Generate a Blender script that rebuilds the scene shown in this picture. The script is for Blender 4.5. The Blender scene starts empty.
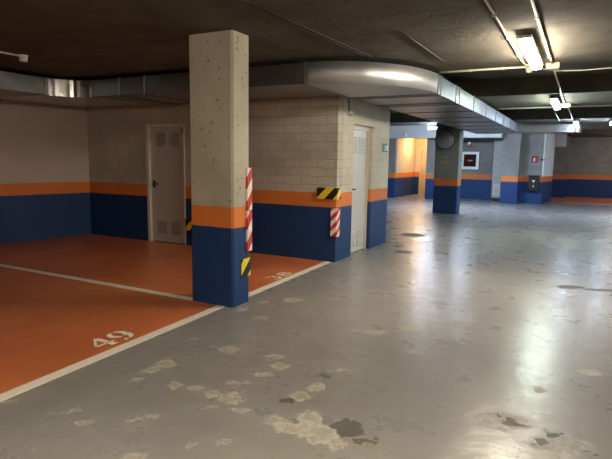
import bpy, bmesh, math, random
from mathutils import Vector, Matrix
random.seed(4)
SC = bpy.context.scene
COL = SC.collection
LIGHT = [(-1.37, 2.907, 0.041, 0.031), (-1.248, 2.776, 0.045, 0.034), (-1.462, 2.851, 0.023, 0.018), (-1.377, 2.485, 0.015, 0.018), (-1.111, 2.501, 0.021, 0.019), (-1.814, 3.016, 0.054, 0.039), (-1.013, 3.631, 0.08, 0.065), (-1.082, 3.519, 0.049, 0.052), (-1.138, 3.364, 0.034, 0.04), (-0.852, 3.272, 0.04, 0.054), (-0.713, 3.23, 0.059, 0.045), (-0.601, 3.154, 0.057, 0.043), (-0.561, 2.979, 0.018, 0.026), (-0.602, 3.931, 0.079, 0.065), (-0.444, 3.325, 0.067, 0.031), (-0.293, 3.461, 0.07, 0.029), (-0.168, 3.627, 0.058, 0.047), (-0.223, 3.8, 0.076, 0.041), (-0.381, 2.946, 0.066, 0.025), (-0.881, 2.845, 0.04, 0.023), (-0.98, 2.807, 0.029, 0.029), (-0.591, 2.563, 0.032, 0.029), (-0.422, 2.598, 0.037, 0.025), (-0.841, 2.436, 0.06, 0.035), (-0.929, 4.194, 0.034, 0.024), (-0.168, 2.82, 0.046, 0.058), (-0.062, 2.745, 0.102, 0.066), (0.04, 2.874, 0.059, 0.084), (0.095, 2.684, 0.099, 0.095), (0.171, 2.565, 0.048, 0.048), (0.26, 3.552, 0.029, 0.036), (-0.022, 3.144, 0.058, 0.057), (-0.407, 4.776, 0.057, 0.047), (-0.129, 5.433, 0.108, 0.08), (-0.444, 5.335, 0.053, 0.047), (0.625, 4.42, 0.098, 0.054), (0.959, 4.546, 0.092, 0.057), (-0.452, 3.103, 0.076, 0.069), (0.881, 3.949, 0.048, 0.033), (1.586, 3.288, 0.054, 0.023), (2.085, 3.603, 0.074, 0.037), (1.181, 2.983, 0.049, 0.02), (1.041, 2.869, 0.036, 0.018), (0.096, 3.282, 0.047, 0.061), (0.452, 4.466, 0.063, 0.041), (-0.634, 5.065, 0.05, 0.07)]
DARK = [(0.255, 2.753, 0.085, 0.099), (0.341, 2.609, 0.064, 0.025), (1.217, 2.839, 0.044, 0.053), (1.164, 2.932, 0.018, 0.018), (1.3, 2.647, 0.033, 0.031), (1.401, 2.722, 0.04, 0.033), (0.148, 3.445, 0.042, 0.042), (-0.115, 3.086, 0.044, 0.034), (2.186, 10.559, 0.232, 0.264), (1.626, 8.523, 0.153, 0.145), (1.649, 9.133, 0.091, 0.133), (3.258, 6.223, 0.177, 0.084), (3.555, 6.093, 0.2, 0.075), (1.512, 2.545, 0.026, 0.015), (1.179, 2.633, 0.016, 0.01)]
OLIVE = [(-0.551, 3.594, 0.195, 0.201), (0.436, 2.563, 0.149, 0.068), (0.029, 3.219, 0.079, 0.119), (-0.212, 3.625, 0.131, 0.148), (-0.452, 3.103, 0.113, 0.097), (1.159, 2.873, 0.209, 0.144), (1.385, 2.609, 0.191, 0.09), (-0.677, 3.21, 0.162, 0.103), (0.146, 2.575, 0.16, 0.078)]

# ------------------------------------------------------------ node helpers
class NT:
    def __init__(s, name):
        s.m = bpy.data.materials.new(name); s.m.use_nodes = True
        s.t = s.m.node_tree; s.n = s.t.nodes; s.l = s.t.links
        s.b = s.n['Principled BSDF']
    def new(s, typ, **kw):
        n = s.n.new(typ)
        for k, v in kw.items(): setattr(n, k, v)
        return n
    def put(s, sock, v):
        if isinstance(v, bpy.types.NodeSocket): s.l.new(v, sock)
        elif isinstance(v, (tuple, list)) and sock.type == 'RGBA' and len(v) == 3: sock.default_value = (*v, 1)
        else: sock.default_value = v
    def math(s, op, a, b=None, c=None, clamp=False):
        n = s.new('ShaderNodeMath', operation=op, use_clamp=clamp)
        s.put(n.inputs[0], a)
        if b is not None: s.put(n.inputs[1], b)
        if c is not None: s.put(n.inputs[2], c)
        return n.outputs[0]
    def vec(s, op, a, b=None):
        n = s.new('ShaderNodeVectorMath', operation=op); s.put(n.inputs[0], a)
        if b is not None: s.put(n.inputs[1], b)
        return n.outputs['Value'] if op in ('LENGTH', 'DOT_PRODUCT') else n.outputs[0]
    def mix(s, f, a, b):
        n = s.new('ShaderNodeMix', data_type='RGBA'); s.put(n.inputs[0], f); s.put(n.inputs[6], a); s.put(n.inputs[7], b)
        return n.outputs[2]
    def noise(s, v, scale, detail=3, rough=.5, out=0):
        n = s.new('ShaderNodeTexNoise'); s.put(n.inputs['Vector'], v); n.inputs['Scale'].default_value = scale
        n.inputs['Detail'].default_value = detail; n.inputs['Roughness'].default_value = rough
        return n.outputs[out]
    def step(s, v, lo, hi):
        n = s.new('ShaderNodeMapRange', interpolation_type='SMOOTHSTEP'); s.put(n.inputs[0], v)
        n.inputs[1].default_value = lo; n.inputs[2].default_value = hi
        return n.outputs[0]
    def pos(s): return s.new('ShaderNodeNewGeometry').outputs['Position']
    def obj(s): return s.new('ShaderNodeTexCoord').outputs['Object']
    def sep(s, v):
        n = s.new('ShaderNodeSeparateXYZ'); s.put(n.inputs[0], v); return n.outputs
    def comb(s, x, y, z):
        n = s.new('ShaderNodeCombineXYZ')
        for i, v in enumerate((x, y, z)): s.put(n.inputs[i], v)
        return n.outputs[0]
    def bump(s, h, strength=.3, dist=.01):
        n = s.new('ShaderNodeBump'); s.put(n.inputs['Height'], h); n.inputs['Strength'].default_value = strength
        n.inputs['Distance'].default_value = dist; s.l.new(n.outputs[0], s.b.inputs['Normal'])
    def set(s, color=None, rough=None, metal=None, spec=None):
        if color is not None: s.put(s.b.inputs['Base Color'], color)
        if rough is not None: s.put(s.b.inputs['Roughness'], rough)
        if metal is not None: s.put(s.b.inputs['Metallic'], metal)
        if spec is not None: s.put(s.b.inputs['Specular IOR Level'], spec)
        return s.m

BLUE = (.003, .036, .140); ORANGE = (.70, .195, .036)
def band_mat(name, upper, axis=None, pits=False, var=.12, blk=.25):
    """blue dado, orange stripe, bare wall above; painted bands are real paint at fixed heights"""
    t = NT(name); p = t.pos(); x, y, z = t.sep(p)
    big = t.noise(p, 1.7, 4); fine = t.noise(p, 38, 3)
    up = t.mix(t.step(big, .3, .72), tuple(c*(1-var) for c in upper), tuple(min(1, c*(1+var)) for c in upper))
    up = t.mix(t.math('MULTIPLY', t.step(fine, .4, .75), .25), up, tuple(c*.62 for c in upper))
    hgt = fine
    if axis:
        br = t.new('ShaderNodeTexBrick'); u = t.math('ADD', x, y)
        wob = t.noise(p, 9, 2)
        t.put(br.inputs['Vector'], t.comb(t.math('ADD', u, t.math('MULTIPLY', wob, .012)), t.math('ADD', z, t.math('MULTIPLY', wob, .010)), 0.0))
        br.inputs['Scale'].default_value = 1; br.inputs['Brick Width'].default_value = .285; br.inputs['Row Height'].default_value = .1265
        br.inputs['Mortar Size'].default_value = .0055; br.inputs['Mortar Smooth'].default_value = .35
        br.inputs['Color1'].default_value = (.90, .90, .90, 1); br.inputs['Color2'].default_value = (1.10, 1.10, 1.10, 1); br.inputs['Mortar'].default_value = (.55, .55, .55, 1)
        mm = t.new('ShaderNodeMix', data_type='RGBA', blend_type='MULTIPLY'); t.put(mm.inputs[0], t.math('MULTIPLY', t.step(x, -6.0, -4.9), .65) if name.startswith('blockwork') else blk*3.2)
        if name.startswith('blockwork'): t.put(mm.inputs[0], t.math('ADD', .18, t.math('MULTIPLY', t.step(x, -6.0, -4.9), .5)))
        t.put(mm.inputs[6], up); t.put(mm.inputs[7], br.outputs['Color']); up = mm.outputs[2]
        hgt = t.math('SUBTRACT', t.math('MULTIPLY', fine, .35), br.outputs['Fac'])
    if pits:
        pit = t.noise(p, 17, 1.5); sp = t.step(pit, .665, .73)
        st = t.step(t.noise(t.comb(t.math('MULTIPLY', x, 3.0), t.math('MULTIPLY', y, 3.0), z), 2.2, 4), .60, .78)
        up = t.mix(t.math('MULTIPLY', sp, .6), up, tuple(c*.22 for c in upper))
        up = t.mix(t.math('MULTIPLY', st, .35), up, tuple(c*.5 for c in upper))
        hgt = t.math('SUBTRACT', fine, t.math('MULTIPLY', sp, 2.0))
    e = t.math('MULTIPLY', t.math('SUBTRACT', t.noise(p, 14, 2), .5), .012)
    ze = t.math('ADD', z, e)
    isblue = t.math('LESS_THAN', ze, .812); isor = t.math('LESS_THAN', ze, 1.022)
    orc = t.mix(t.step(big, .35, .7), tuple(c*.9 for c in ORANGE), ORANGE)
    scuff = t.math('MULTIPLY', t.step(t.noise(t.comb(x, y, t.math('MULTIPLY', z, 4.0)), 6, 5, .65), .66, .74), t.step(z, .5, .0))
    blc = t.mix(t.math('MULTIPLY', scuff, .35), BLUE, (.10, .15, .25))
    c = t.mix(isor, up, orc); c = t.mix(isblue, c, blc)
    r = t.math('SUBTRACT', .88, t.math('MULTIPLY', isor, .25))
    t.bump(hgt, .55 if axis else .35, .006)
    return t.set(c, r)

def plain(name, color, rough=.5, metal=0, nz=.1, scale=20, bump=0):
    t = NT(name); p = t.obj(); n = t.noise(p, scale, 3)
    c = t.mix(n, tuple(v*(1-nz) for v in color), tuple(min(1, v*(1+nz)) for v in color))
    if bump: t.bump(n, bump, .004)
    return t.set(c, rough, metal)

def emit(name, color, strength):
    t = NT(name); t.set((.8, .8, .8), .4)
    t.b.inputs['Emission Color'].default_value = (*color, 1); t.b.inputs['Emission Strength'].default_value = strength
    return t.m

def stripes(name, ca, cb, period, kx=1.0, ky=1.0, kz=-1.0, off=0.0):
    t = NT(name); x, y, z = t.sep(t.obj())
    s = t.math('ADD', t.math('ADD', t.math('MULTIPLY', x, kx), t.math('MULTIPLY', y, ky)), t.math('MULTIPLY', z, kz))
    f = t.math('FRACT', t.math('ADD', t.math('DIVIDE', s, period), 50.0+off))
    return t.set(t.mix(t.math('GREATER_THAN', f, .5), ca, cb), .55)

def blobs(t, q, lst, k=1.0):
    cur = None
    for u, v, su, sv in lst:
        d = t.vec('LENGTH', t.vec('MULTIPLY', t.vec('SUBTRACT', q, (u, v, 0.0)), (k/su, k/sv, 0.0)))
        cur = d if cur is None else t.math('MINIMUM', cur, d)
    return cur

def floor_mat():
    t = NT('worn_grey_floor_paint'); p = t.pos(); x, y, z = t.sep(p)
    a = math.radians(27.92)
    warp = t.vec('MULTIPLY', t.vec('SUBTRACT', t.noise(p, 14, 4, .6, 1), (.5, .5, .5)), (.19, .19, 0.0))
    pw = t.vec('ADD', p, warp); wx, wy, wz = t.sep(pw)
    u = t.math('SUBTRACT', t.math('MULTIPLY', wx, math.cos(a)), t.math('MULTIPLY', wy, -math.sin(a)*-1))
    v = t.math('ADD', t.math('MULTIPLY', wx, math.sin(a)*-1), t.math('MULTIPLY', wy, math.cos(a)))
    # image-yaw axes: right = (cos a, sin a), forward = (-sin a, cos a)
    u = t.math('ADD', t.math('MULTIPLY', wx, math.cos(a)), t.math('MULTIPLY', wy, math.sin(a)))
    q = t.comb(u, v, 0.0)
    big = t.noise(p, .55, 5, .55); mid = t.noise(p, 3.0, 5, .6); fine = t.noise(p, 60, 3)
    base = t.mix(t.step(big, .3, .7), (.205, .198, .184), (.275, .264, .242))
    base = t.mix(t.math('MULTIPLY', t.step(mid, .45, .7), .35), base, (.17, .16, .145))
    frag = t.step(t.noise(p, 27, 5, .75), .38, .55)
    dl = t.math('ADD', blobs(t, q, LIGHT, .93), t.math('MULTIPLY', t.math('SUBTRACT', t.noise(p, 42, 3, .7), .5), .55))
    lm = t.math('MULTIPLY', t.step(dl, 1.08, .94), t.math('ADD', .15, t.math('MULTIPLY', frag, .85)))
    rim = t.step(dl, .35, .8)
    om = t.math('MULTIPLY', t.step(blobs(t, q, OLIVE), 1.1, .7), t.step(t.noise(p, 22, 5, .7), .40, .62))
    dm = t.step(blobs(t, q, DARK, .9), 1.05, .85)
    fl = t.math('MULTIPLY', t.step(t.noise(p, 21, 3, .6), .71, .75), t.step(t.noise(p, .9, 2), .44, .6))
    stre = t.math('MULTIPLY', t.step(t.noise(t.comb(t.math('MULTIPLY', u, 2.0), t.math('MULTIPLY', v, 9.0), 0.0), 1.3, 5, .62), .60, .72), .35)
    c = t.mix(stre, base, (.16, .15, .135))
    c = t.mix(t.math('MULTIPLY', om, .75), c, (.235, .205, .145))
    c = t.mix(t.math('MULTIPLY', fl, .5), c, (.42, .39, .34))
    c = t.mix(t.math('MULTIPLY', lm, .82), c, t.mix(rim, (.36, .325, .25), (.50, .46, .38)))
    c = t.mix(t.math('MULTIPLY', dm, .85), c, (.065, .058, .047))
    worn = t.math('MAXIMUM', t.math('MAXIMUM', lm, dm), om)
    r = t.math('ADD', t.math('ADD', .20, t.math('MULTIPLY', mid, .18)), t.math('MULTIPLY', worn, .35))
    h = t.math('ADD', t.math('MULTIPLY', t.noise(p, 7, 4, .6), .8), t.math('MULTIPLY', t.noise(p, 40, 3, .6), .10))
    h = t.math('SUBTRACT', h, t.math('MULTIPLY', worn, .25))
    t.bump(h, .42, .014)
    return t.set(c, r, spec=.6)

def orange_floor():
    t = NT('worn_orange_floor_paint'); p = t.pos()
    big = t.noise(p, .9, 5, .6); mid = t.noise(p, 7, 5, .65)
    c = t.mix(t.step(big, .3, .7), (.52, .140, .048), (.66, .195, .068))
    c = t.mix(t.math('MULTIPLY', t.step(mid, .55, .75), .35), c, (.28, .085, .03))
    c = t.mix(t.math('MULTIPLY', t.step(t.noise(p, 26, 3), .70, .76), .3), c, (.6, .36, .2))
    c = t.mix(t.math('MULTIPLY', t.step(t.noise(p, .75, 3, .5), .50, .68), .30), c, (.24, .068, .024))
    t.bump(t.math('ADD', mid, t.math('MULTIPLY', t.noise(p, 50, 2), .2)), .2, .01)
    return t.set(c, t.math('ADD', .26, t.math('MULTIPLY', mid, .16)))

def line_mat():
    t = NT('worn_white_line_paint'); p = t.pos()
    w = t.step(t.noise(p, 16, 5, .7), .58, .74)
    c = t.mix(t.math('MULTIPLY', w, .55), (.78, .72, .61), (.38, .32, .25))
    return t.set(c, .5)

def ceiling_mat():
    t = NT('dark_rough_concrete'); p = t.pos(); x, y, z = t.sep(p)
    n = t.noise(p, 2.2, 6, .65); f = t.noise(p, 24, 4, .7)
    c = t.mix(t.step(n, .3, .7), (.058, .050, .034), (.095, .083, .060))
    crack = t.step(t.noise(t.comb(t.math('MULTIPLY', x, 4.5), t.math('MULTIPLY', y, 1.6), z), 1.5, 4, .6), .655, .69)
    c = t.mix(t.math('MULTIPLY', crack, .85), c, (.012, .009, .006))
    h = t.math('ADD', t.math('MULTIPLY', n, 1.0), t.math('MULTIPLY', f, .35))
    h = t.math('SUBTRACT', h, t.math('MULTIPLY', crack, .5))
    t.bump(h, .6, .02)
    return t.set(c, .9)

def duct_mat(name='galvanised_sheet_metal', k=.78, r=.27):
    t = NT(name); p = t.pos()
    n = t.noise(p, 2.0, 3); v = t.new('ShaderNodeTexVoronoi'); t.put(v.inputs['Vector'], p); v.inputs['Scale'].default_value = 28
    c = t.mix(n, (.30*k, .31*k, .32*k), (.42*k, .43*k, .44*k))
    c = t.mix(t.math('MULTIPLY', v.outputs['Color'], .18), c, (.42, .43, .44))
    t.bump(t.noise(p, 4.1, 2), .25, .06)
    return t.set(c, t.math('ADD', r, t.math('MULTIPLY', n, .14)), .94)

M = {}
M['wall_back'] = band_mat('blockwork_with_painted_bands', (.47, .43, .36), 'x', blk=.22)
M['wall_side'] = band_mat('side_blockwork_with_painted_bands', (.55, .505, .425), 'y', blk=.08)
M['wall_plaster'] = band_mat('plaster_with_painted_bands', (.50, .43, .375), None, var=.05)
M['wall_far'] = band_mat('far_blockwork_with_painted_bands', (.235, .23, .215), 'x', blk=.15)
M['wall_warm'] = band_mat('cream_wall_with_painted_bands', (.62, .53, .40), None, var=.05)
M['column'] = band_mat('pitted_concrete_with_painted_bands', (.43, .40, .315), None, pits=True)
M['floor'] = floor_mat(); M['orange'] = orange_floor(); M['line'] = line_mat(); M['ceiling'] = ceiling_mat(); M['duct'] = duct_mat()
M['door'] = plain('grey_painted_steel', (.50, .46, .41), .45, 0, .04, 6)
M['door_light'] = plain('pale_grey_painted_steel', (.60, .59, .56), .4, 0, .04, 6)
M['frame'] = plain('pale_door_frame_paint', (.62, .57, .48), .45, 0, .05)
M['foil'] = plain('creased_metal_foil', (.62, .62, .60), .2, .95, .08, 5, .3)
M['duct_dull'] = duct_mat('dull_galvanised_sheet_metal', 1.45, .46)
M['louvre_light'] = plain('pale_louvre_grey', (.50, .49, .46), .5)
M['shaft'] = plain('grey_painted_shaft_sheet', (.33, .34, .33), .6, 0, .25, 9)
M['digit'] = plain('white_stencil_paint', (.84, .77, .66), .55, 0, .10, 18)
M['beam'] = plain('pale_beam_paint', (.55, .56, .56), .6)
M['column_grey'] = band_mat('grey_concrete_with_painted_bands', (.25, .25, .22), None, pits=True)
M['pier'] = band_mat('pale_plaster_with_painted_bands', (.80, .81, .80), None, var=.04)
M['wall_cream'] = plain('cream_door_paint', (.60, .50, .36), .5)
M['louvre'] = plain('louvre_shadow_grey', (.30, .27, .24), .6)
M['black'] = plain('black_plastic', (.012, .012, .012), .4)
M['white'] = plain('white_plastic', (.72, .70, .66), .4, 0, .03)
M['conduit'] = plain('pale_conduit_plastic', (.62, .57, .47), .45, 0, .05)
M['cable'] = plain('dark_grey_cable', (.05, .042, .032), .7)
M['jb'] = plain('cream_junction_box_plastic', (.72, .64, .42), .45, 0, .04)
M['housing'] = plain('white_lamp_housing', (.65, .63, .58), .45, 0, .03)
M['redwhite'] = stripes('red_white_diagonal_stripes', (.80, .74, .66), (.52, .035, .035), .165, 1, 1, -1.1, .1)
M['yellowblack'] = stripes('yellow_black_diagonal_stripes', (.85, .60, .03), (.012, .012, .010), .27, off=.3)
M['redwhite_tall'] = stripes('red_white_steep_stripes', (.80, .74, .66), (.52, .035, .035), .25, 1, 1.3, -1, .2)
M['yellowblack_small'] = stripes('yellow_black_small_stripes', (.85, .62, .03), (.012, .012, .010), .25, 1, 1.0, -1, .2)
M['green'] = plain('exit_sign_green', (.005, .10, .05), .4, 0, .03)
M['signwhite'] = plain('sign_white', (.80, .82, .78), .4, 0, .03)
M['red'] = plain('sign_red', (.28, .02, .018), .4, 0, .05)
M['darkred'] = plain('dark_red_cabinet_glass', (.045, .006, .008), .12, 0, .2)
M['mirror'] = plain('smoked_mirror_surface', (.30, .33, .32), .38, .6, .03)
M['faded'] = plain('faded_yellow_paint', (.50, .43, .24), .7)
M['lens_warm'] = emit('lit_warm_lamp_diffuser', (1, .87, .69), 30)
M['lens_neutral'] = emit('lit_neutral_lamp_diffuser', (.86, 1, .90), 20)
M['lens_dim'] = emit('lit_dim_lamp_diffuser', (1, .93, .82), 9)
M['lens_side'] = emit('lit_side_lamp_diffuser', (.66, .80, 1), 85)
M['lens_rear'] = emit('lit_rear_lamp_diffuser', (1, .87, .69), 20)
M['lens_bright'] = emit('lit_bright_cool_lamp_diffuser', (.62, .78, 1), 65)
M['lens_cool'] = emit('lit_cool_lamp_diffuser', (.62, .76, 1), 26)
M['lens_orange'] = emit('lit_amber_lamp_diffuser', (1, .62, .28), 30)

# ------------------------------------------------------------ mesh helpers
def box(bm, x0, x1, y0, y1, z0, z1, mi=0):
    vs = [bm.verts.new(v) for v in ((x0,y0,z0),(x1,y0,z0),(x1,y1,z0),(x0,y1,z0),(x0,y0,z1),(x1,y0,z1),(x1,y1,z1),(x0,y1,z1))]
    for f in ((3,2,1,0),(4,5,6,7),(0,1,5,4),(1,2,6,5),(2,3,7,6),(3,0,4,7)):
        bm.faces.new([vs[i] for i in f]).material_index = mi
    return vs
def bevel(bm, w, seg=2):
    bmesh.ops.bevel(bm, geom=list(bm.edges), offset=w, segments=seg, affect='EDGES', profile=.5)
def prism(bm, pts, axis, a, b):
    """polygon pts extruded along axis from a to b; pts are the two other coordinates in order"""
    def mk(p, t): return {'x': (t, p[0], p[1]), 'y': (p[0], t, p[1]), 'z': (p[0], p[1], t)}[axis]
    A = [bm.verts.new(mk(p, a)) for p in pts]; B = [bm.verts.new(mk(p, b)) for p in pts]
    n = len(pts); bm.faces.new(A[::-1]); bm.faces.new(B)
    for i in range(n): bm.faces.new((A[i], A[(i+1) % n], B[(i+1) % n], B[i]))
def tube(bm, pts, r, seg=8):
    rings = []
    pts = [Vector(p) for p in pts]
    for i, p in enumerate(pts):
        d = (pts[min(i+1, len(pts)-1)] - pts[max(i-1, 0)]).normalized()
        a = d.cross(Vector((0, 0, 1))) if abs(d.z) < .9 else d.cross(Vector((1, 0, 0)))
        a.normalize(); b = d.cross(a)
        rings.append([bm.verts.new(p + (a*math.cos(k*2*math.pi/seg) + b*math.sin(k*2*math.pi/seg))*r) for k in range(seg)])
    for r0, r1 in zip(rings, rings[1:]):
        for k in range(seg): bm.faces.new((r0[k], r0[(k+1) % seg], r1[(k+1) % seg], r1[k])).smooth = True
    bm.faces.new(rings[0][::-1]); bm.faces.new(rings[-1])
def lathe(bm, prof, centre, axis='z', seg=24):
    """profile of (radius, height) spun round an axis through centre"""
    c = Vector(centre); rings = []
    for r, h in prof:
        ring = []
        for k in range(seg):
            a = k*2*math.pi/seg; u, v = r*math.cos(a), r*math.sin(a)
            ring.append(bm.verts.new(c + Vector({'z': (u, v, h), 'y': (u, h, -v), 'x': (h, u, v)}[axis])))
        rings.append(ring)
    for r0, r1 in zip(rings, rings[1:]):
        for k in range(seg): bm.faces.new((r0[k], r0[(k+1) % seg], r1[(k+1) % seg], r1[k])).smooth = True
    bm.faces.new(rings[0][::-1]); bm.faces.new(rings[-1])
def obj(name, bm, mats, parent=None, loc=(0, 0, 0)):
    """bm is in world coordinates; the object's origin goes to loc (or its parent's place)"""
    bmesh.ops.recalc_face_normals(bm, faces=bm.faces)
    me = bpy.data.meshes.new(name)
    o = bpy.data.objects.new(name, me); COL.objects.link(o)
    base = Vector(loc)
    if parent is not None:
        o.parent = parent; base = Vector(parent['_w'])
    else:
        o.location = base
    bmesh.ops.translate(bm, verts=bm.verts, vec=-base)
    bm.to_mesh(me); bm.free()
    for m in (mats if isinstance(mats, (list, tuple)) else [mats]): me.materials.append(m)
    o['_w'] = tuple(base)
    return o
def tag(o, label, cat, group=None):
    o['label'] = label; o['category'] = cat
    if group: o['group'] = group
    return o
def thing(name, loc, label, cat, group=None):
    o = bpy.data.objects.new(name, None); COL.objects.link(o); o.location = loc; o.empty_display_size = .1
    o['_w'] = tuple(loc)
    return tag(o, label, cat, group)
def struct(name, bm, mats, parent=None):
    o = obj(name, bm, mats, parent)
    if parent is None: o['kind'] = 'structure'
    return o
def B(): return bmesh.new()
def bx(*a, bev=0):
    b = B(); box(b, *a)
    if bev: bevel(b, bev)
    return b

# ------------------------------------------------------------ the setting
LX = lambda y: -2.99 - .031*y                     # outer edge of the long white line
b = B()
def quad(bm, pts, mi):
    f = bm.faces.new([bm.verts.new((*p, 0)) for p in pts]); f.material_index = mi
quad(b, [(LX(-8)-.06, -8), (6.1, -8), (6.1, 6.88), (LX(6.88)-.06, 6.88)], 0)
quad(b, [(-12, -8), (LX(-8)-.06, -8), (LX(6.88)-.06, 6.88), (-12, 6.88)], 1)
quad(b, [(-12, 6.88), (6.1, 6.88), (6.1, 22.7), (-12, 22.7)], 0)
quad(b, [(-12, 22.7), (-1.6, 22.7), (-1.6, 27.4), (-12, 27.4)], 0)
quad(b, [(-1.6, 22.7), (6.1, 22.7), (6.1, 27.4), (-1.6, 27.4)], 1)
struct('floor', b, [M['floor'], M['orange']])
b = B()
prof = [(-8.3, 3.2), (-8.3, 2.71), (7.22, 2.71), (7.24, 3.0), (10.15, 3.0), (10.17, 2.71), (12.45, 2.71), (12.47, 3.0), (15.9, 3.0), (15.92, 2.71), (17.5, 2.71), (17.52, 3.0), (20.6, 3.0), (20.62, 2.71), (27.6, 2.71), (27.6, 3.2)]
prism(b, prof, 'x', -12, 6.3)
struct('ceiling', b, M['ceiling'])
YB = 6.88
b = B()                                                   # blockwork back wall with the opening of door_1
for a in ((-9.2, -6.85, 0, 3.0), (-6.85, -6.02, 2.055, 3.0), (-6.02, -3.15, 0, 3.0)):
    box(b, a[0], a[1], YB, YB+.2, a[2], a[3])
struct('wall_back', b, M['wall_back'])
b = B()                                                   # side wall of the store, with the opening of door_2
XS = -3.15
for a in ((YB+.2, 7.46, 0, 3.0), (7.46, 8.34, 2.06, 3.0), (8.34, 9.12, 0, 3.0)):
    box(b, XS-.2, XS, a[0], a[1], a[2], a[3])
struct('wall_side', b, M['wall_side'])
struct('wall_store_rear', bx(-8.4, XS-.2, 8.92, 9.12, 0, 3.0), M['wall_far'])
b = B()                                                   # left wall runs slightly askew
xl = lambda y: -8.39 - .2137*(6.89-y)
prism(b, [(xl(7.0), 7.0), (xl(-8.2), -8.2), (xl(-8.2)-.2, -8.2), (xl(7.0)-.2, 7.0)], 'z', 0, 2.71)
struct('wall_left', b, M['wall_plaster'])
struct('wall_left_rear', bx(-8.6, -8.4, 8.92, 21, 0, 3.0), M['wall_far'])
struct('wall_right', bx(6.0, 6.2, -8, 27.4, 0, 3.0), M['wall_plaster'])
struct('wall_rear', bx(-12, 6.2, -8.2, -8, 0, 2.71), M['wall_plaster'])
# far end
struct('wall_far_left', bx(-8.6, -6.83, 20.6, 20.8, 0, 3.0), M['wall_far'])
struct('wall_corridor_left', bx(-7.03, -6.83, 20.8, 24.4, 0, 2.71), M['wall_warm'])
b = B()
for a in ((-6.83, -6.62, 0, 2.71), (-6.62, -5.85, 2.05, 2.71), (-5.85, -5.45, 0, 2.71)): box(b, a[0], a[1], 23.5, 23.7, a[2], a[3])
struct('wall_corridor_end', b, M['wall_warm'])
struct('wall_corridor_right', bx(-5.65, -5.45, 21.2, 23.5, 0, 2.71), M['wall_warm'])
b = B(); box(b, -5.65, -4.75, 21.0, 21.2, 0, 3.0); box(b, -4.75, -4.55, 21.0, 22.1, 0, 3.0)
struct('wall_far_middle', b, M['wall_far'])
struct('wall_far_hose', bx(-4.75, -2.7, 22.1, 22.3, 0, 3.0), M['wall_far'])
b = B(); box(b, -2.69, -2.10, 20.6, 22.1, 0, 3.0); box(b, -2.10, -1.34, 21.1, 22.85, 0, 3.0)
struct('wall_far_right', b, M['wall_side_far'] if 'wall_side_far' in M else M['wall_far'])
struct('wall_end', bx(-2.0, 6.0, 27.0, 27.3, 0, 2.71), M['wall_plaster2'] if 'wall_plaster2' in M else M['wall_far'])
struct('wall_end_pier', bx(-2.0, -.62, 25.8, 27.0, 0, 2.71), M['wall_far'])
struct('wall_recess_left', bx(-2.0, -1.75, 22.86, 25.8, 0, 2.71), M['wall_far'])
b = B(); prism(b, [(-1.339, 21.1), (-1.30, 21.1), (-1.06, 22.86), (-1.339, 22.86)], 'z', 0, 3.0)
struct('wall_recess_pier', b, M['pier'])
struct('trim_1', bx(-1.30, -.66, 22.87, 23.3, 2.16, 3.0), M['wall_plaster'])     # dropped concrete nib
struct('trim_2', bx(-8.4, -2.7, 20.2, 20.55, 2.42, 3.0), M['beam'] if 'beam' in M else M['wall_far'])       # pale downstand beam at the far end

# doors
d1 = obj('door_1', bx(-6.805, -6.035, YB+.03, YB+.075, .012, 2.03), M['door'], None, (-6.805, YB+.03, 0)); d1['kind'] = 'structure'
b = B(); box(b, -6.87, -6.81, YB-.022, YB+.16, 0, 2.075); box(b, -6.81, -6.03, YB-.012, YB+.16, 2.032, 2.075); box(b, -6.03, -6.0, YB-.012, YB+.16, 0, 2.075)
obj('door_frame', b, M['frame'], d1)
for x0 in (-6.66, -6.35):
    for z0 in (1.70, .16):
        b = B()
        for i in range(7):
            z = z0 + i*.034
            prism(b, [(YB+.031, z), (YB+.017, z+.004), (YB+.022, z+.018), (YB+.031, z+.024)], 'x', x0, x0+.20)
        obj('louvre', b, M['louvre'], d1)
b = B(); box(b, -6.755, -6.715, YB+.018, YB+.03, .97, 1.10); tube(b, [(-6.735, YB+.03, 1.04), (-6.735, YB-.02, 1.04), (-6.61, YB-.02, 1.04)], .011); lathe(b, [(.014, -.012), (.014, 0)], (-6.735, YB+.02, .99), 'y', 10)
obj('door_handle', b, M['black'], d1)
obj('hinge', bx(-6.075, -6.045, YB+.012, YB+.03, 1.92, 2.0), M['black'], d1)

d2 = obj('door_2', bx(XS-.13, XS-.085, 7.49, 8.235, .012, 1.985), M['door_light'], None, (XS-.1, 7.49, 0)); d2['kind'] = 'structure'
b = B(); box(b, XS-.16, XS-.06, 7.462, 7.49, 0, 2.03); box(b, XS-.16, XS-.06, 8.235, 8.275, 0, 2.03); box(b, XS-.16, XS-.06, 7.49, 8.235, 1.987, 2.03)
obj('door_frame', b, M['frame'], d2)
b = B(); box(b, XS-.18, XS-.002, 8.275, 8.338, 0, 2.03); box(b, XS-.18, XS-.06, 7.462, 8.338, 2.03, 2.058)
obj('door_lining', b, M['wall_side'], d2)
for y0 in (7.56, 7.90):
    for z0 in (1.62, .10):
        b = B()
        for i in range(7):
            z = z0 + i*.038
            prism(b, [(XS-.087, z), (XS-.070, z+.004), (XS-.075, z+.020), (XS-.087, z+.028)], 'y', y0, y0+.26)
        obj('louvre', b, M['louvre_light'] if 'louvre_light' in M else M['louvre'], d2)
b = B(); box(b, XS-.085, XS-.075, 7.52, 7.56, .97, 1.10); tube(b, [(XS-.085, 7.54, 1.05), (XS-.03, 7.54, 1.05), (XS-.03, 7.66, 1.05)], .012)
obj('door_handle', b, M['black'], d2)

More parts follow.
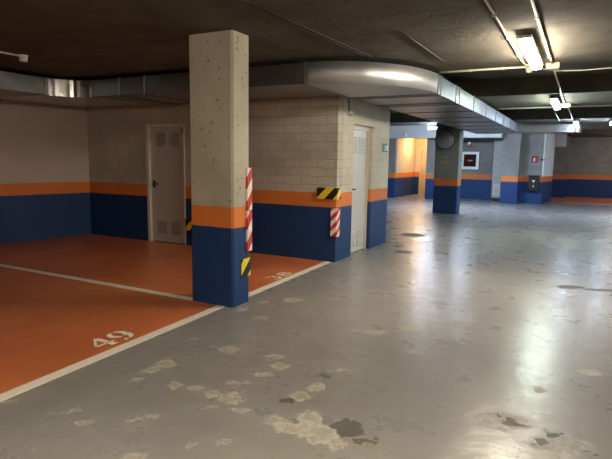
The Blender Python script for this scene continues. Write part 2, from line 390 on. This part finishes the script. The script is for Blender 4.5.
d3 = obj('door_3', bx(-6.56, -5.89, 23.53, 23.57, .012, 2.0), M['wall_cream'] if 'wall_cream' in M else M['frame'], None, (-6.56, 23.53, 0)); d3['kind'] = 'structure'
b = B(); box(b, -6.62, -6.565, 23.47, 23.6, 0, 2.05); box(b, -6.565, -5.885, 23.47, 23.6, 2.003, 2.05); box(b, -5.885, -5.85, 23.47, 23.6, 0, 2.05)
obj('door_frame', b, M['frame'], d3)

# ------------------------------------------------------------ columns
def column(x0, x1, y0, y1, z1, label, mat='column'):
    b = B(); box(b, x0, x1, y0, y1, 0, z1)
    es = [e for e in b.edges if abs(e.verts[0].co.z - e.verts[1].co.z) > 1]
    bmesh.ops.bevel(b, geom=es, offset=.022, segments=1, affect='EDGES')
    o = obj('concrete_column', b, M[mat], None, ((x0+x1)/2, (y0+y1)/2, 0))
    return tag(o, label, 'column')
column(-3.575, -3.03, 4.165, 4.46, 2.72, 'large pitted concrete column with blue and orange bands in the foreground')
column(-3.87, -3.17, 15.3, 15.75, 2.72, 'concrete column behind the duct carrying the round convex mirror', 'column_grey')

# ------------------------------------------------------------ floor markings
def line(name, pts, label):
    b = B(); vs = [b.verts.new((*p, .0025)) for p in pts]; b.faces.new(vs)
    es = bmesh.ops.extrude_face_region(b, geom=list(b.faces)); 
    bmesh.ops.translate(b, verts=[v for v in es['geom'] if isinstance(v, bmesh.types.BMVert)], vec=(0, 0, -.002))
    return tag(obj(name, b, M['line'], None, (pts[0][0], pts[0][1], 0)), label, 'floor line')
line('painted_line', [(LX(1.62)-.10, 1.62), (LX(1.62), 1.62), (LX(6.86), 6.86), (LX(6.86)-.10, 6.86), (LX(4.2)-.10, 4.2)], 'long white painted line dividing the orange bays from the grey aisle')
line('painted_line', [(-8.85, 4.16), (-3.56, 4.16), (-3.56, 4.255), (-8.83, 4.255)], 'white painted line crossing the orange floor from left wall to column')
line('painted_line', [(-1.07, 22.64), (5.9, 22.64), (5.9, 22.74), (-1.07, 22.74)], 'faint white line at the front edge of the far orange bay')
# numbers: strips with varying stroke width; digit space is u to the right, v up, one digit 1 high
def arc(cx, cy, rx, ry, a0, a1, w0, w1, n=14):
    """stroke along an ellipse; the width is widest at the sides and thinnest at top and foot"""
    out = []
    for i in range(n+1):
        a = math.radians(a0 + (a1-a0)*i/n)
        out.append((cx+rx*math.cos(a), cy+ry*math.sin(a), w0 + (w1-w0)*abs(math.cos(a))))
    return out
DIG = {
 '4': [[(.46, .99, .05), (.02, .33, .07)], [(.02, .29, .085), (.36, .29, .085)], [(.47, .93, .17), (.47, .36, .17)], [(.47, .30, .17), (.47, .02, .17)], [(.33, .025, .05), (.62, .025, .05)], [(.58, .29, .08), (.68, .29, .08)]],
 '9': [arc(.33, .67, .24, .28, 100, 260, .05, .17), arc(.33, .67, .24, .28, 80, -72, .05, .17), arc(.26, .50, .33, .46, 2, -78, .05, .17), [(.13, .06, .13), (.24, .04, .09)]],
 '3': [arc(.30, .74, .22, .22, 150, -70, .06, .15), arc(.30, .28, .26, .25, 70, -150, .06, .17)],
 '8': [arc(.32, .74, .19, .20, 80, -80, .05, .14), arc(.32, .74, .19, .20, 100, 260, .05, .14), arc(.32, .27, .24, .23, 80, -80, .05, .16), arc(.32, .27, .24, .23, 100, 260, .05, .16)],
}
def digit(ch, y0, x0, w, h, parent, bold=1.25):
    """read from the aisle: u runs along +y, v runs along -x"""
    b = B(); k = 0
    for st in DIG[ch]:
        L, R = [], []
        for i, (u, v, wd) in enumerate(st):
            a = Vector(st[max(i-1, 0)][:2]); c = Vector(st[min(i+1, len(st)-1)][:2]); d = (c-a); d = Vector((d.x*w/.66, d.y*h)).normalized()
            n = Vector((-d.y, d.x)); P = Vector((u*w/.66, v*h)); hw = max(wd, .07)*h*.5*bold
            L.append(P+n*hw); R.append(P-n*hw)
        z = .004 + k*.00015; k += 1
        lv = [b.verts.new((x0-p.y, y0+p.x, z)) for p in L]; rv = [b.verts.new((x0-p.y, y0+p.x, z)) for p in R]
        for i in range(len(lv)-1): b.faces.new((lv[i], lv[i+1], rv[i+1], rv[i]))
    bmesh.ops.recalc_face_normals(b, faces=b.faces)
    for f in b.faces:
        if f.normal.z < 0: f.normal_flip()
    me_o = obj('digit', b, M['digit'] if 'digit' in M else M['line'], parent)
n = thing('painted_number', (-3.33, 2.88, 0), 'white stencilled number 49 on the orange floor of the nearest bay', 'floor number')
digit('4', 2.71, -3.235, .175, .235, n); digit('9', 2.915, -3.235, .175, .235, n)
n = thing('painted_number', (-3.37, 5.62, 0), 'white stencilled number 38 on the orange floor behind the big column', 'floor number')
digit('3', 5.42, -3.30, .21, .175, n, 1.6); digit('8', 5.68, -3.30, .21, .175, n, 1.8)

# ------------------------------------------------------------ ducts
Z0, Z1 = 2.40, 2.65
duct = thing('ventilation_duct', (-3.0, 6.3, Z0), 'long galvanised sheet metal duct hung under the ceiling, curving round the store corner', 'ventilation duct')
def section(name, x0, x1, y0, y1):
    b = bx(x0, x1, y0, y1, Z0, Z1); bevel(b, .006, 1); return obj(name, b, M['duct'], duct)
section('straight_section', -6.688, -3.03, 5.6, 6.875)
b = B(); CR = .46; rr = random.Random(7); cpts = []
for k in range(15):
    a = math.pi/2*k/14; r = CR + (rr.uniform(-.012, .012) if 0 < k < 14 else 0)
    cpts.append((-7.15+CR-r*math.cos(a), 5.6-CR+r*math.sin(a)))
prism(b, cpts + [(-7.15+CR, 6.873), (-8.38, 6.873), (-8.36, 5.6-CR)], 'z', Z0, Z1); obj('corner_section', b, M['foil'], duct)
section('straight_section', -8.36, -7.15, -6.0, 5.138)
b = B(); N = 30; rows = []
for i in range(N+1):
    a = math.pi/2*i/N; s, c = math.sin(a), math.cos(a)
    o = (-3.03 + 1.24*s, 7.05 - 1.45*c); q = (-3.03 - .03*(1-c)*0 - .045*s*0 + 0.0 - .04*s, 7.05 - .175*c)
    rows.append([b.verts.new((*o, Z0)), b.verts.new((*o, Z1)), b.verts.new((*q, Z1)), b.verts.new((*q, Z0))])
for r0, r1 in zip(rows, rows[1:]):
    for k in range(4): b.faces.new((r0[k], r0[(k+1) % 4], r1[(k+1) % 4], r1[k])).smooth = (k == 0)
b.faces.new(rows[0][::-1]); b.faces.new(rows[-1])
el = obj('elbow_section', b, M['duct_dull'], duct)
section('straight_section', -3.07, -1.79, 7.05, 17.25)
def flange(x0, x1, y0, y1, e=.012):
    """a raised joint frame around the duct; thin along one axis"""
    b = B(); box(b, x0, x1, y0, y1, Z0-e, Z0+.001); box(b, x0, x1, y0, y1, Z1-.001, Z1+e)
    if x1-x0 > y1-y0: box(b, x1-e-.001, x1+e, y0, y1, Z0-e, Z1+e)
    else: box(b, x0, x1, y0-e, y0+.001, Z0-e, Z1+e)
    obj('flange', b, M['duct'], duct)
for x in (-3.03, -5.62, -6.12): flange(x-.010, x+.010, 5.6, 6.86)
for y in (7.05, 7.22, 8.15, 8.40, 9.6, 10.9, 12.2, 13.5, 14.8, 16.1): flange(-3.07, -1.79, y-.012, y+.012)
# the branch that turns right at the far end, with a rounded closing cap
b = B(); box(b, -1.788, -.30, 17.0, 17.6, Z0, Z1); bevel(b, .02, 2); obj('branch_section', b, M['duct'], duct)
b = B()
pts = [(-.302, 17.0)] + [(-.30+.16*math.sin(a), 17.3-.30*math.cos(a)) for a in [math.pi*i/12 for i in range(13)]] + [(-.302, 17.6)]
prism(b, pts, 'z', Z0+.01, Z1-.01); obj('end_cap', b, M['duct'], duct)
for x, y in ((-7.7, 4.5), (-4.2, 6.3), (-2.5, 7.15), (-2.4, 11.5), (-2.4, 16.6), (-1.0, 17.2)):
    obj('hanger', bx(x-.01, x+.01, y-.01, y+.01, Z1-.002, 2.712 if y < 8 or y > 16 else 2.9+.0+.0-.19*(y > 10.1)), M['duct'], duct)

# upright duct by the far wall
v = thing('vent_shaft', (-2.94, 21.6, 0), 'grey upright air shaft standing between hose cabinet wall and far blue pier', 'air shaft')
obj('shaft_body', bx(-3.13, -2.77, 21.45, 21.80, .14, 2.72, bev=.006), M['shaft'] if 'shaft' in M else M['duct'], v)
obj('black_block', bx(-3.10, -2.80, 21.48, 21.78, 0, .14), M['black'], v)  # plain black block filling the gap between shaft body and floor
g = obj('grille', bx(-3.06, -2.84, 21.43, 21.452, .24, .68), M['housing'], v)
b = B()
for i in range(8): box(b, -3.03, -2.87, 21.422, 21.432, .28+i*.047, .28+i*.047+.022)
obj('slats', b, M['louvre'], g)

# ------------------------------------------------------------ lamps
def batten(cx, cy, z, ln, axis, lens, label, group=None, w=.125):
    t = thing('ceiling_light', (cx, cy, z), label, 'ceiling light', group)
    h = ln/2; z0 = z; z = z - .045
    def bb(l0, l1, hw, z0, z1, bev): 
        return bx(cx-hw, cx+hw, cy+l0, cy+l1, z0, z1, bev=bev) if axis == 'y' else bx(cx+l0, cx+l1, cy-hw, cy+hw, z0, z1, bev=bev)
    obj('housing', bb(-h, h, w/2, z-.034, z, .006), M['housing'], t)
    obj('diffuser', bb(-h+.004, h-.004, w/2-.014, z-.082, z-.035, .012), lens, t)
    obj('end_cap', bb(-h-.012, -h-.0005, w/2-.012, z-.031, z-.002, .003), M['louvre'], t)
    obj('end_cap', bb(h+.0005, h+.012, w/2-.012, z-.031, z-.002, .003), M['louvre'], t)
    for k in (-.6, .6): obj('mount', bb(k*h-.02, k*h+.02, .02, z+.0005, z0, .002), M['housing'], t)
    return t
batten(-.565, 6.02, 2.71, 1.46, 'y', M['lens_warm'], 'large lit fluorescent batten on the ceiling, nearest of the row and warmest')
batten(-.555, 11.05, 2.71, 1.50, 'y', M['lens_neutral'], 'lit batten light in the middle of the row, second from the camera')
batten(-.28, 16.3, 2.71, .62, 'y', M['lens_cool'], 'small bluish lit batten light near the rounded end of the branch duct')
batten(.60, 16.6, 2.71, .62, 'y', M['lens_cool'], 'bluish lit batten light farthest to the right, at the photo edge')
batten(-3.98, 17.3, 2.71, 1.30, 'x', M['lens_bright'], 'bright bluish batten light behind the far mirror column')
batten(-.565, 0.9, 2.71, 1.56, 'y', M['lens_warm'], 'lit warm batten light on the ceiling above the camera')
batten(-.565, -4.3, 2.71, 1.56, 'y', M['lens_rear'], 'lit warm batten light on the ceiling behind the camera')
batten(3.0, 16.9, 2.71, 1.30, 'y', M['lens_side'], 'bright bluish batten light over the aisle beyond the right photo edge')
batten(1.75, 24.8, 2.71, 1.30, 'x', M['lens_dim'], 'lit batten light inside the far orange bay, hidden past the right photo edge')
t = thing('ceiling_light', (-6.2, 22.3, 2.71), 'lit amber dome lamp inside the bright corridor at the far left', 'ceiling light')
b = B(); lathe(b, [(.02, -.02), (.17, -.02), (.17, 0)], (-6.2, 22.3, 2.71), 'z', 20); obj('base', b, M['housing'], t)
b = B(); lathe(b, [(.02, -.10), (.09, -.09), (.14, -.06), (.155, -.021)], (-6.2, 22.3, 2.71), 'z', 20); obj('lamp_shade', b, M['lens_orange'], t)

# ------------------------------------------------------------ conduits, boxes, detectors
ZC = 2.695
def conduit(name, pts, r, mat, label, cat='conduit', clips=()):
    b = B(); tube(b, pts, r, 8)
    o = tag(obj(name, b, mat, None, pts[0]), label, cat)
    for c in clips:
        b = B(); box(b, c[0]-.016, c[0]+.016, c[1]-.016, c[1]+.016, ZC-.016, 2.7098); obj('clip', b, M['conduit'], o)
    return o
conduit('conduit', [(-.735, -6, ZC), (-.735, 6.75, ZC), (-.725, 7.0, ZC), (-.69, 7.10, ZC), (-.62, 7.13, ZC), (-.52, 7.13, ZC)], .0115, M['conduit'], 'pale conduit running along the ceiling left of the nearest lamp', clips=[(-.735, y) for y in (4.6, 5.5, 6.4)])
conduit('conduit', [(-.43, -6, ZC), (-.43, 7.13, ZC)], .0115, M['conduit'], 'pale conduit running along the ceiling right of the nearest lamp to the junction box', clips=[(-.43, y) for y in (4.8, 5.7, 6.6)])
conduit('conduit', [(-1.80, 7.185, ZC), (-.66, 7.185, ZC)], .014, M['conduit'], 'pale conduit crossing the ceiling from big duct to nearest lamp', clips=[(-1.4, 7.185), (-1.0, 7.185)])
conduit('conduit', [(-.43, 7.20, ZC), (-.43, 11.9, ZC)], .012, M['conduit'], 'thin conduit spanning the dark recess between the two junction boxes')
conduit('conduit', [(-1.79, 12.42, ZC), (-.50, 12.42, ZC)], .016, M['conduit'], 'pale conduit crossing the ceiling from duct to second lamp')
conduit('conduit', [(-.36, 12.05, ZC), (-.30, 12.42, ZC), (5.95, 12.42, ZC)], .014, M['conduit'], 'pale conduit running right from the far junction box')
conduit('conduit', [(-.67, 12.43, ZC), (-.69, 14.3, ZC), (-.69, 16.3, ZC)], .014, M['conduit'], 'thin conduit beyond second lamp, left one of the pair')
conduit('conduit', [(-.39, 12.06, ZC), (-.37, 14.3, ZC), (-.36, 16.1, ZC)], .014, M['conduit'], 'thin conduit beyond far junction box leading to the small bluish lamp')
b = B(); pts = [(-.56, 7.30), (-.40, 7.31), (-.1, 7.33), (.4, 7.33), (1.2, 7.31), (5.95, 7.30)]
tube(b, [(x, y, z) for (x, y), z in zip(pts, (2.68, 2.645, 2.635, 2.65, 2.675, 2.70))], .007, 6)
tag(obj('cable', b, M['conduit'], None, (-.56, 7.3, 2.68)), 'thin grey cable sagging to the right from the junction box', 'cable')
conduit('cable', [(-2.44, 3.0, 2.704), (-2.41, 4.4, 2.704), (-2.33, 5.75, 2.704)], .0045, M['cable'], 'thin dark cable on the ceiling above the duct bend, left of the close pair', 'cable')
conduit('cable', [(-2.37, 3.4, 2.704), (-2.35, 4.4, 2.704), (-2.27, 5.85, 2.704)], .0045, M['cable'], 'thin dark cable on the ceiling above the duct bend, right of the close pair', 'cable')
conduit('cable', [(-1.60, 4.9, 2.704), (-1.585, 6.5, 2.704)], .006, M['cable'], 'short dark cable on the ceiling right of the duct bend', 'cable')
conduit('conduit', [(-6.12, -5, ZC), (-6.12, 4.06, ZC)], .013, M['conduit'], 'white conduit at the upper left leading to a round ceiling box')
def jbox(x, y, s, label, mat):
    t = thing('junction_box', (x, y, 2.71), label, 'junction box')
    obj('body', bx(x-s, x+s, y-s*.8, y+s*.8, 2.655, 2.712, bev=.006), mat, t)
    obj('lid', bx(x-s*.94, x+s*.94, y-s*.74, y+s*.74, 2.640, 2.6545, bev=.004), mat, t)
    for i in (-1, 1):
        b = B(); lathe(b, [(.006, -.005), (.006, .0)], (x+i*s*.75, y+i*s*.55, 2.6395), 'z', 8); obj('screw', b, M['louvre'], t)
jbox(-.425, 7.15, .075, 'cream junction box on the ceiling beside the nearest lamp', M['jb'])
jbox(-.41, 11.98, .085, 'pale junction box on the ceiling beside second lamp', M['white'])
t = thing('ceiling_detector', (-6.12, 4.13, 2.71), 'round white ceiling box at the end of the conduit, upper left', 'detector')
b = B(); lathe(b, [(.052, -.03), (.055, 0)], (-6.12, 4.13, 2.711), 'z', 20); obj('base', b, M['white'], t)
b = B(); lathe(b, [(.03, -.078), (.045, -.072), (.048, -.031)], (-6.12, 4.13, 2.711), 'z', 20); obj('cap', b, M['white'], t)
t = thing('ceiling_detector', (-.70, 7.19, 2.71), 'small grey round detector just past the end of the nearest lamp', 'detector')
b = B(); lathe(b, [(.045, -.025), (.048, 0)], (-.69, 7.19, 2.69), 'z', 18); obj('base', b, M['conduit'], t)
b = B(); lathe(b, [(.02, -.07), (.040, -.06), (.044, -.026)], (-.69, 7.19, 2.69), 'z', 18); obj('cap', b, M['conduit'], t)
t = thing('wall_detector', (XS, 7.26, 2.2), 'small pale detector high on the store wall above its grey door', 'detector')
obj('body', bx(XS, XS+.05, 7.225, 7.295, 2.185, 2.235, bev=.01), M['white'], t)
b = B(); lathe(b, [(.012, -.02), (.022, -.006), (.024, .01)], (XS+.03, 7.26, 2.185), 'z', 12); obj('sensor_eye', b, M['louvre'], t)
b = B(); tube(b, [(XS+.008, 7.25, 2.23), (XS+.008, 7.22, 2.40), (XS+.008, 7.2, 2.7)], .007, 6); obj('wire', b, M['cable'], t)
t = thing('wall_lamp', (-6.32, 20.2, 2.56), 'small white oval fitting on the dark beam at the far left', 'wall lamp')
b = B(); lathe(b, [(.10, -.0), (.10, -.02)], (-6.32, 20.2, 2.56), 'y', 20); obj('base', b, M['housing'], t)
b = B(); lathe(b, [(.085, -.021), (.07, -.06), (.03, -.08)], (-6.32, 20.2, 2.56), 'y', 20); obj('lamp_cover', b, M['signwhite'], t)
for o in t.children: o.scale = (.5, 1, 1.25)

# ------------------------------------------------------------ hazard guards
def guard(corner, front, side, z0, z1, th, mat, label, cat='corner guard', sx=1, sy=-1):
    """L-shaped foam guard wrapping a vertical edge; front leg runs to -x on the face towards sy, side leg runs along y on the +x face"""
    cx, cy = corner
    b = B()
    P = [(cx-front, cy), (cx-front, cy+sy*th), (cx+th*.6, cy+sy*th), (cx+th, cy+sy*th*.6), (cx+th, cy-sy*side), (cx, cy-sy*side), (cx, cy)]
    prism(b, P, 'z', z0, z1)
    o = obj('corner_guard', b, mat, None, (cx, cy, z0))
    return tag(o, label, cat)
guard((XS, YB), .31, .10, .935, 1.10, .028, M['yellowblack'], 'yellow and black striped guard wrapped round the store corner at bumper height')
guard((XS, YB), .075, .075, .385, .80, .028, M['redwhite'], 'short red and white striped guard on the blue base of the store corner')
guard((-3.03, 4.46), .06, .068, .975, 1.41, .022, M['redwhite_tall'], 'red and white striped guard on the rear edge of the big column, upper one', sy=1)
guard((-3.03, 4.46), .06, .068, .55, .968, .022, M['redwhite_tall'], 'red and white striped guard on the rear edge of the big column, lower one', sy=1)
guard((-3.03, 4.46), .06, .155, .285, .475, .010, M['yellowblack_small'], 'small yellow and black striped guard low on the big column', sy=1)
tag(obj('wall_guard', bx(-5.99, -5.70, YB-.03, YB, .26, .48, bev=.006), M['yellowblack'], None, (-5.99, YB, .26)), 'yellow and black striped wall pad right of the left store door, half behind the column', 'wall guard')

# ------------------------------------------------------------ exit sign with its running figure
t = thing('exit_sign', (XS, 8.9, 1.66), 'green and white emergency exit sign on the wall beside the store door', 'exit sign')
obj('panel', bx(XS, XS+.006, 8.755, 9.055, 1.66, 1.81), M['green'], t)
def flat(par, name, polys, mat):
    """shapes in (y,z) on the sign face"""
    b = B()
    for p in polys: prism(b, p, 'x', XS+.0062, XS+.0085)
    obj(name, b, mat, par)
flat(t, 'door_symbol', [[(8.985, 1.678), (9.04, 1.678), (9.04, 1.79), (8.985, 1.79)]], M['signwhite'])
cirp = [(8.925+.012*math.cos(a), 1.775+.012*math.sin(a)) for a in [i*math.pi/5 for i in range(10)]]
flat(t, 'running_figure', [cirp, [(8.90, 1.758), (8.93, 1.762), (8.925, 1.722), (8.90, 1.718)], [(8.93, 1.76), (8.965, 1.742), (8.962, 1.732), (8.93, 1.745)], [(8.90, 1.758), (8.872, 1.738), (8.878, 1.73), (8.905, 1.745)], [(8.90, 1.722), (8.915, 1.722), (8.885, 1.690), (8.845, 1.682), (8.845, 1.692), (8.878, 1.700)], [(8.912, 1.722), (8.926, 1.722), (8.948, 1.70), (8.945, 1.676), (8.932, 1.676), (8.934, 1.695)]], M['signwhite'])

# ------------------------------------------------------------ far column: mirror and faded stencil
MX, MY, MZ = -3.52, 14.98, 2.13
t = thing('convex_mirror', (MX, 15.3, MZ), 'round dark convex traffic mirror fixed high on the far column', 'mirror')
R = .275; tilt = Matrix.Translation((MX, MY, MZ)) @ Matrix.Rotation(math.radians(12), 4, 'X') @ Matrix.Translation((-MX, -MY, -MZ))
b = B(); lathe(b, [(.004, -.075)]+[(R*math.sin(a)/math.sin(1.0), -.075*((math.cos(a)-math.cos(1.0))/(1-math.cos(1.0)))) for a in [i/8 for i in range(1, 9)]], (MX, MY, MZ), 'y', 32); bmesh.ops.transform(b, matrix=tilt, verts=b.verts); obj('mirror_face', b, M['mirror'], t)
b = B(); lathe(b, [(R-.005, -.012), (R+.008, -.012), (R+.008, .02), (.05, .045)], (MX, MY, MZ), 'y', 32); bmesh.ops.transform(b, matrix=tilt, verts=b.verts); obj('rim', b, M['black'], t)
b = B(); tube(b, [(MX, MY+.05, MZ), (MX+.02, 15.15, MZ+.03), (MX+.05, 15.31, MZ+.05)], .022); box(b, MX, MX+.1, 15.285, 15.301, MZ-.03, MZ+.13); obj('bracket', b, M['black'], t)
b = B(); box(b, MX-.20, MX+.24, MY-.03, MY+.30, MZ+.30, MZ+.315); obj('hood', b, M['black'], t)
t = thing('stencilled_sign', (-3.55, 15.3, 1.4), 'faded yellow two line stencil painted on the far mirror column', 'painted sign')
for z, row in ((1.60, ((-3.64, .05), (-3.57, .03), (-3.52, .05))), (1.45, ((-3.72, .05), (-3.65, .04), (-3.59, .05), (-3.51, .04), (-3.45, .05)))):
    for x0, w in row:
        b = B(); box(b, x0, x0+w, 15.297, 15.2995, z, z+.013); box(b, x0, x0+.013, 15.297, 15.2995, z+.013, z+.057); box(b, x0, x0+w, 15.297, 15.2995, z+.057, z+.07)
        bmesh.ops.remove_doubles(b, verts=b.verts, dist=.0005)
        obj('letter', b, M['faded'], t)

# ------------------------------------------------------------ far wall fittings
YH = 22.1
t = thing('hose_cabinet', (-4.1, YH, 1.24), 'white framed fire hose cabinet with dark red glass on the far wall', 'fire hose cabinet')
b = B()
for a in ((-4.46, -3.76, 1.83, 1.93), (-4.46, -3.76, 1.22, 1.33), (-4.46, -4.36, 1.331, 1.829), (-3.87, -3.76, 1.331, 1.829)): box(b, a[0], a[1], YH-.16, YH, a[2], a[3])
obj('frame', b, M['signwhite'], t)
obj('glass_pane', bx(-4.36, -3.87, YH-.13, YH-.02, 1.33, 1.83), M['darkred'], t)
b = B(); box(b, -4.22, -4.00, YH-.134, YH-.131, 1.575, 1.60); box(b, -4.17, -4.05, YH-.134, YH-.131, 1.545, 1.56); obj('pane_lettering', b, M['faded'], t)
obj('latch', bx(-4.44, -4.40, YH-.175, YH-.161, 1.54, 1.60, bev=.004), M['black'], t)
t = thing('wall_sounder', (-4.2, YH, 2.2), 'small pale alarm unit on far wall above the hose cabinet', 'alarm')
obj('back_plate', bx(-4.30, -4.08, YH-.02, YH, 2.12, 2.34, bev=.004), M['red'], t)
b = B(); lathe(b, [(.02, -.07), (.06, -.06), (.07, -.021)], (-4.2, YH, 2.27), 'y', 16); obj('sounder', b, M['white'], t)
YW = 21.1
t = thing('wall_box', (-1.58, YW, .49), 'black wall box with a white mark below the small red sign', 'wall box')
obj('body', bx(-1.77, -1.40, YW-.20, YW, .48, 1.02, bev=.03), M['black'], t)
obj('lid', bx(-1.78, -1.39, YW-.21, YW, 1.022, 1.06, bev=.008), M['black'], t)
b = B(); prism(b, [(-1.65, .88), (-1.53, .88), (-1.59, .79)], 'y', YW-.204, YW-.2005); obj('arrow_mark', b, M['signwhite'], t); obj('lower_mark', bx(-1.605, -1.575, YW-.204, YW-.2005, .62, .70), M['signwhite'], t)
t = thing('extinguisher_sign', (-1.62, YW, 1.6), 'small red sign with white symbol on the far right wall', 'sign')
obj('panel', bx(-1.73, -1.50, YW-.008, YW, 1.54, 1.78), M['red'], t)
b = B(); box(b, -1.665, -1.605, YW-.011, YW-.0085, 1.575, 1.675); box(b, -1.65, -1.62, YW-.011, YW-.0085, 1.676, 1.70); prism(b, [(-1.62, 1.69), (-1.57, 1.66), (-1.565, 1.672), (-1.62, 1.703)], 'y', YW-.011, YW-.0085); obj('symbol', b, M['signwhite'], t)
t = thing('wall_bracket', (-1.38, YW, 1.63), 'short black arm sticking out beside the red sign on far right wall', 'bracket')
obj('wall_plate', bx(-1.42, -1.36, YW-.012, YW, 1.60, 1.68), M['black'], t)
b = B(); tube(b, [(-1.39, YW-.01, 1.64), (-1.39, YW-.12, 1.64), (-1.24, YW-.12, 1.63)], .015); obj('arm', b, M['black'], t)

# ------------------------------------------------------------ world, camera, look
w = bpy.data.worlds.new('World'); SC.world = w; w.use_nodes = True
w.node_tree.nodes['Background'].inputs[0].default_value = (.05, .05, .055, 1); w.node_tree.nodes['Background'].inputs[1].default_value = .2
cam = bpy.data.cameras.new('camera'); co = bpy.data.objects.new('camera', cam); COL.objects.link(co)
cam.sensor_width = 36; cam.sensor_fit = 'HORIZONTAL'; cam.lens = 517.5/612*36; cam.clip_start = .05; cam.clip_end = 200
yaw, pit, rol = -.487343197, .133634776, -.0153125617
cyw, syw = math.cos(yaw), math.sin(yaw)
fw = Vector((syw*math.cos(pit), cyw*math.cos(pit), -math.sin(pit))); rt = Vector((cyw, -syw, 0)); dn = fw.cross(rt)
cr, sr = math.cos(rol), math.sin(rol)
r2 = cr*rt + sr*dn; d2v = -sr*rt + cr*dn
m3 = Matrix((r2, -d2v, -fw)).transposed()
co.matrix_world = Matrix.Translation((0, 0, 1.5)) @ m3.to_4x4()
SC.camera = co
vs = SC.view_settings
SC.display_settings.display_device = 'sRGB'
vs.view_transform = 'Standard'; vs.look = 'None'; vs.gamma = 1; vs.exposure = 2.9; vs.use_curve_mapping = False
SC.cycles.use_denoising = True
SC.cycles.max_bounces = 10; SC.cycles.diffuse_bounces = 6; SC.cycles.glossy_bounces = 5
SC.cycles.sample_clamp_indirect = 4
for o in bpy.data.objects:
    if '_w' in o: del o['_w']
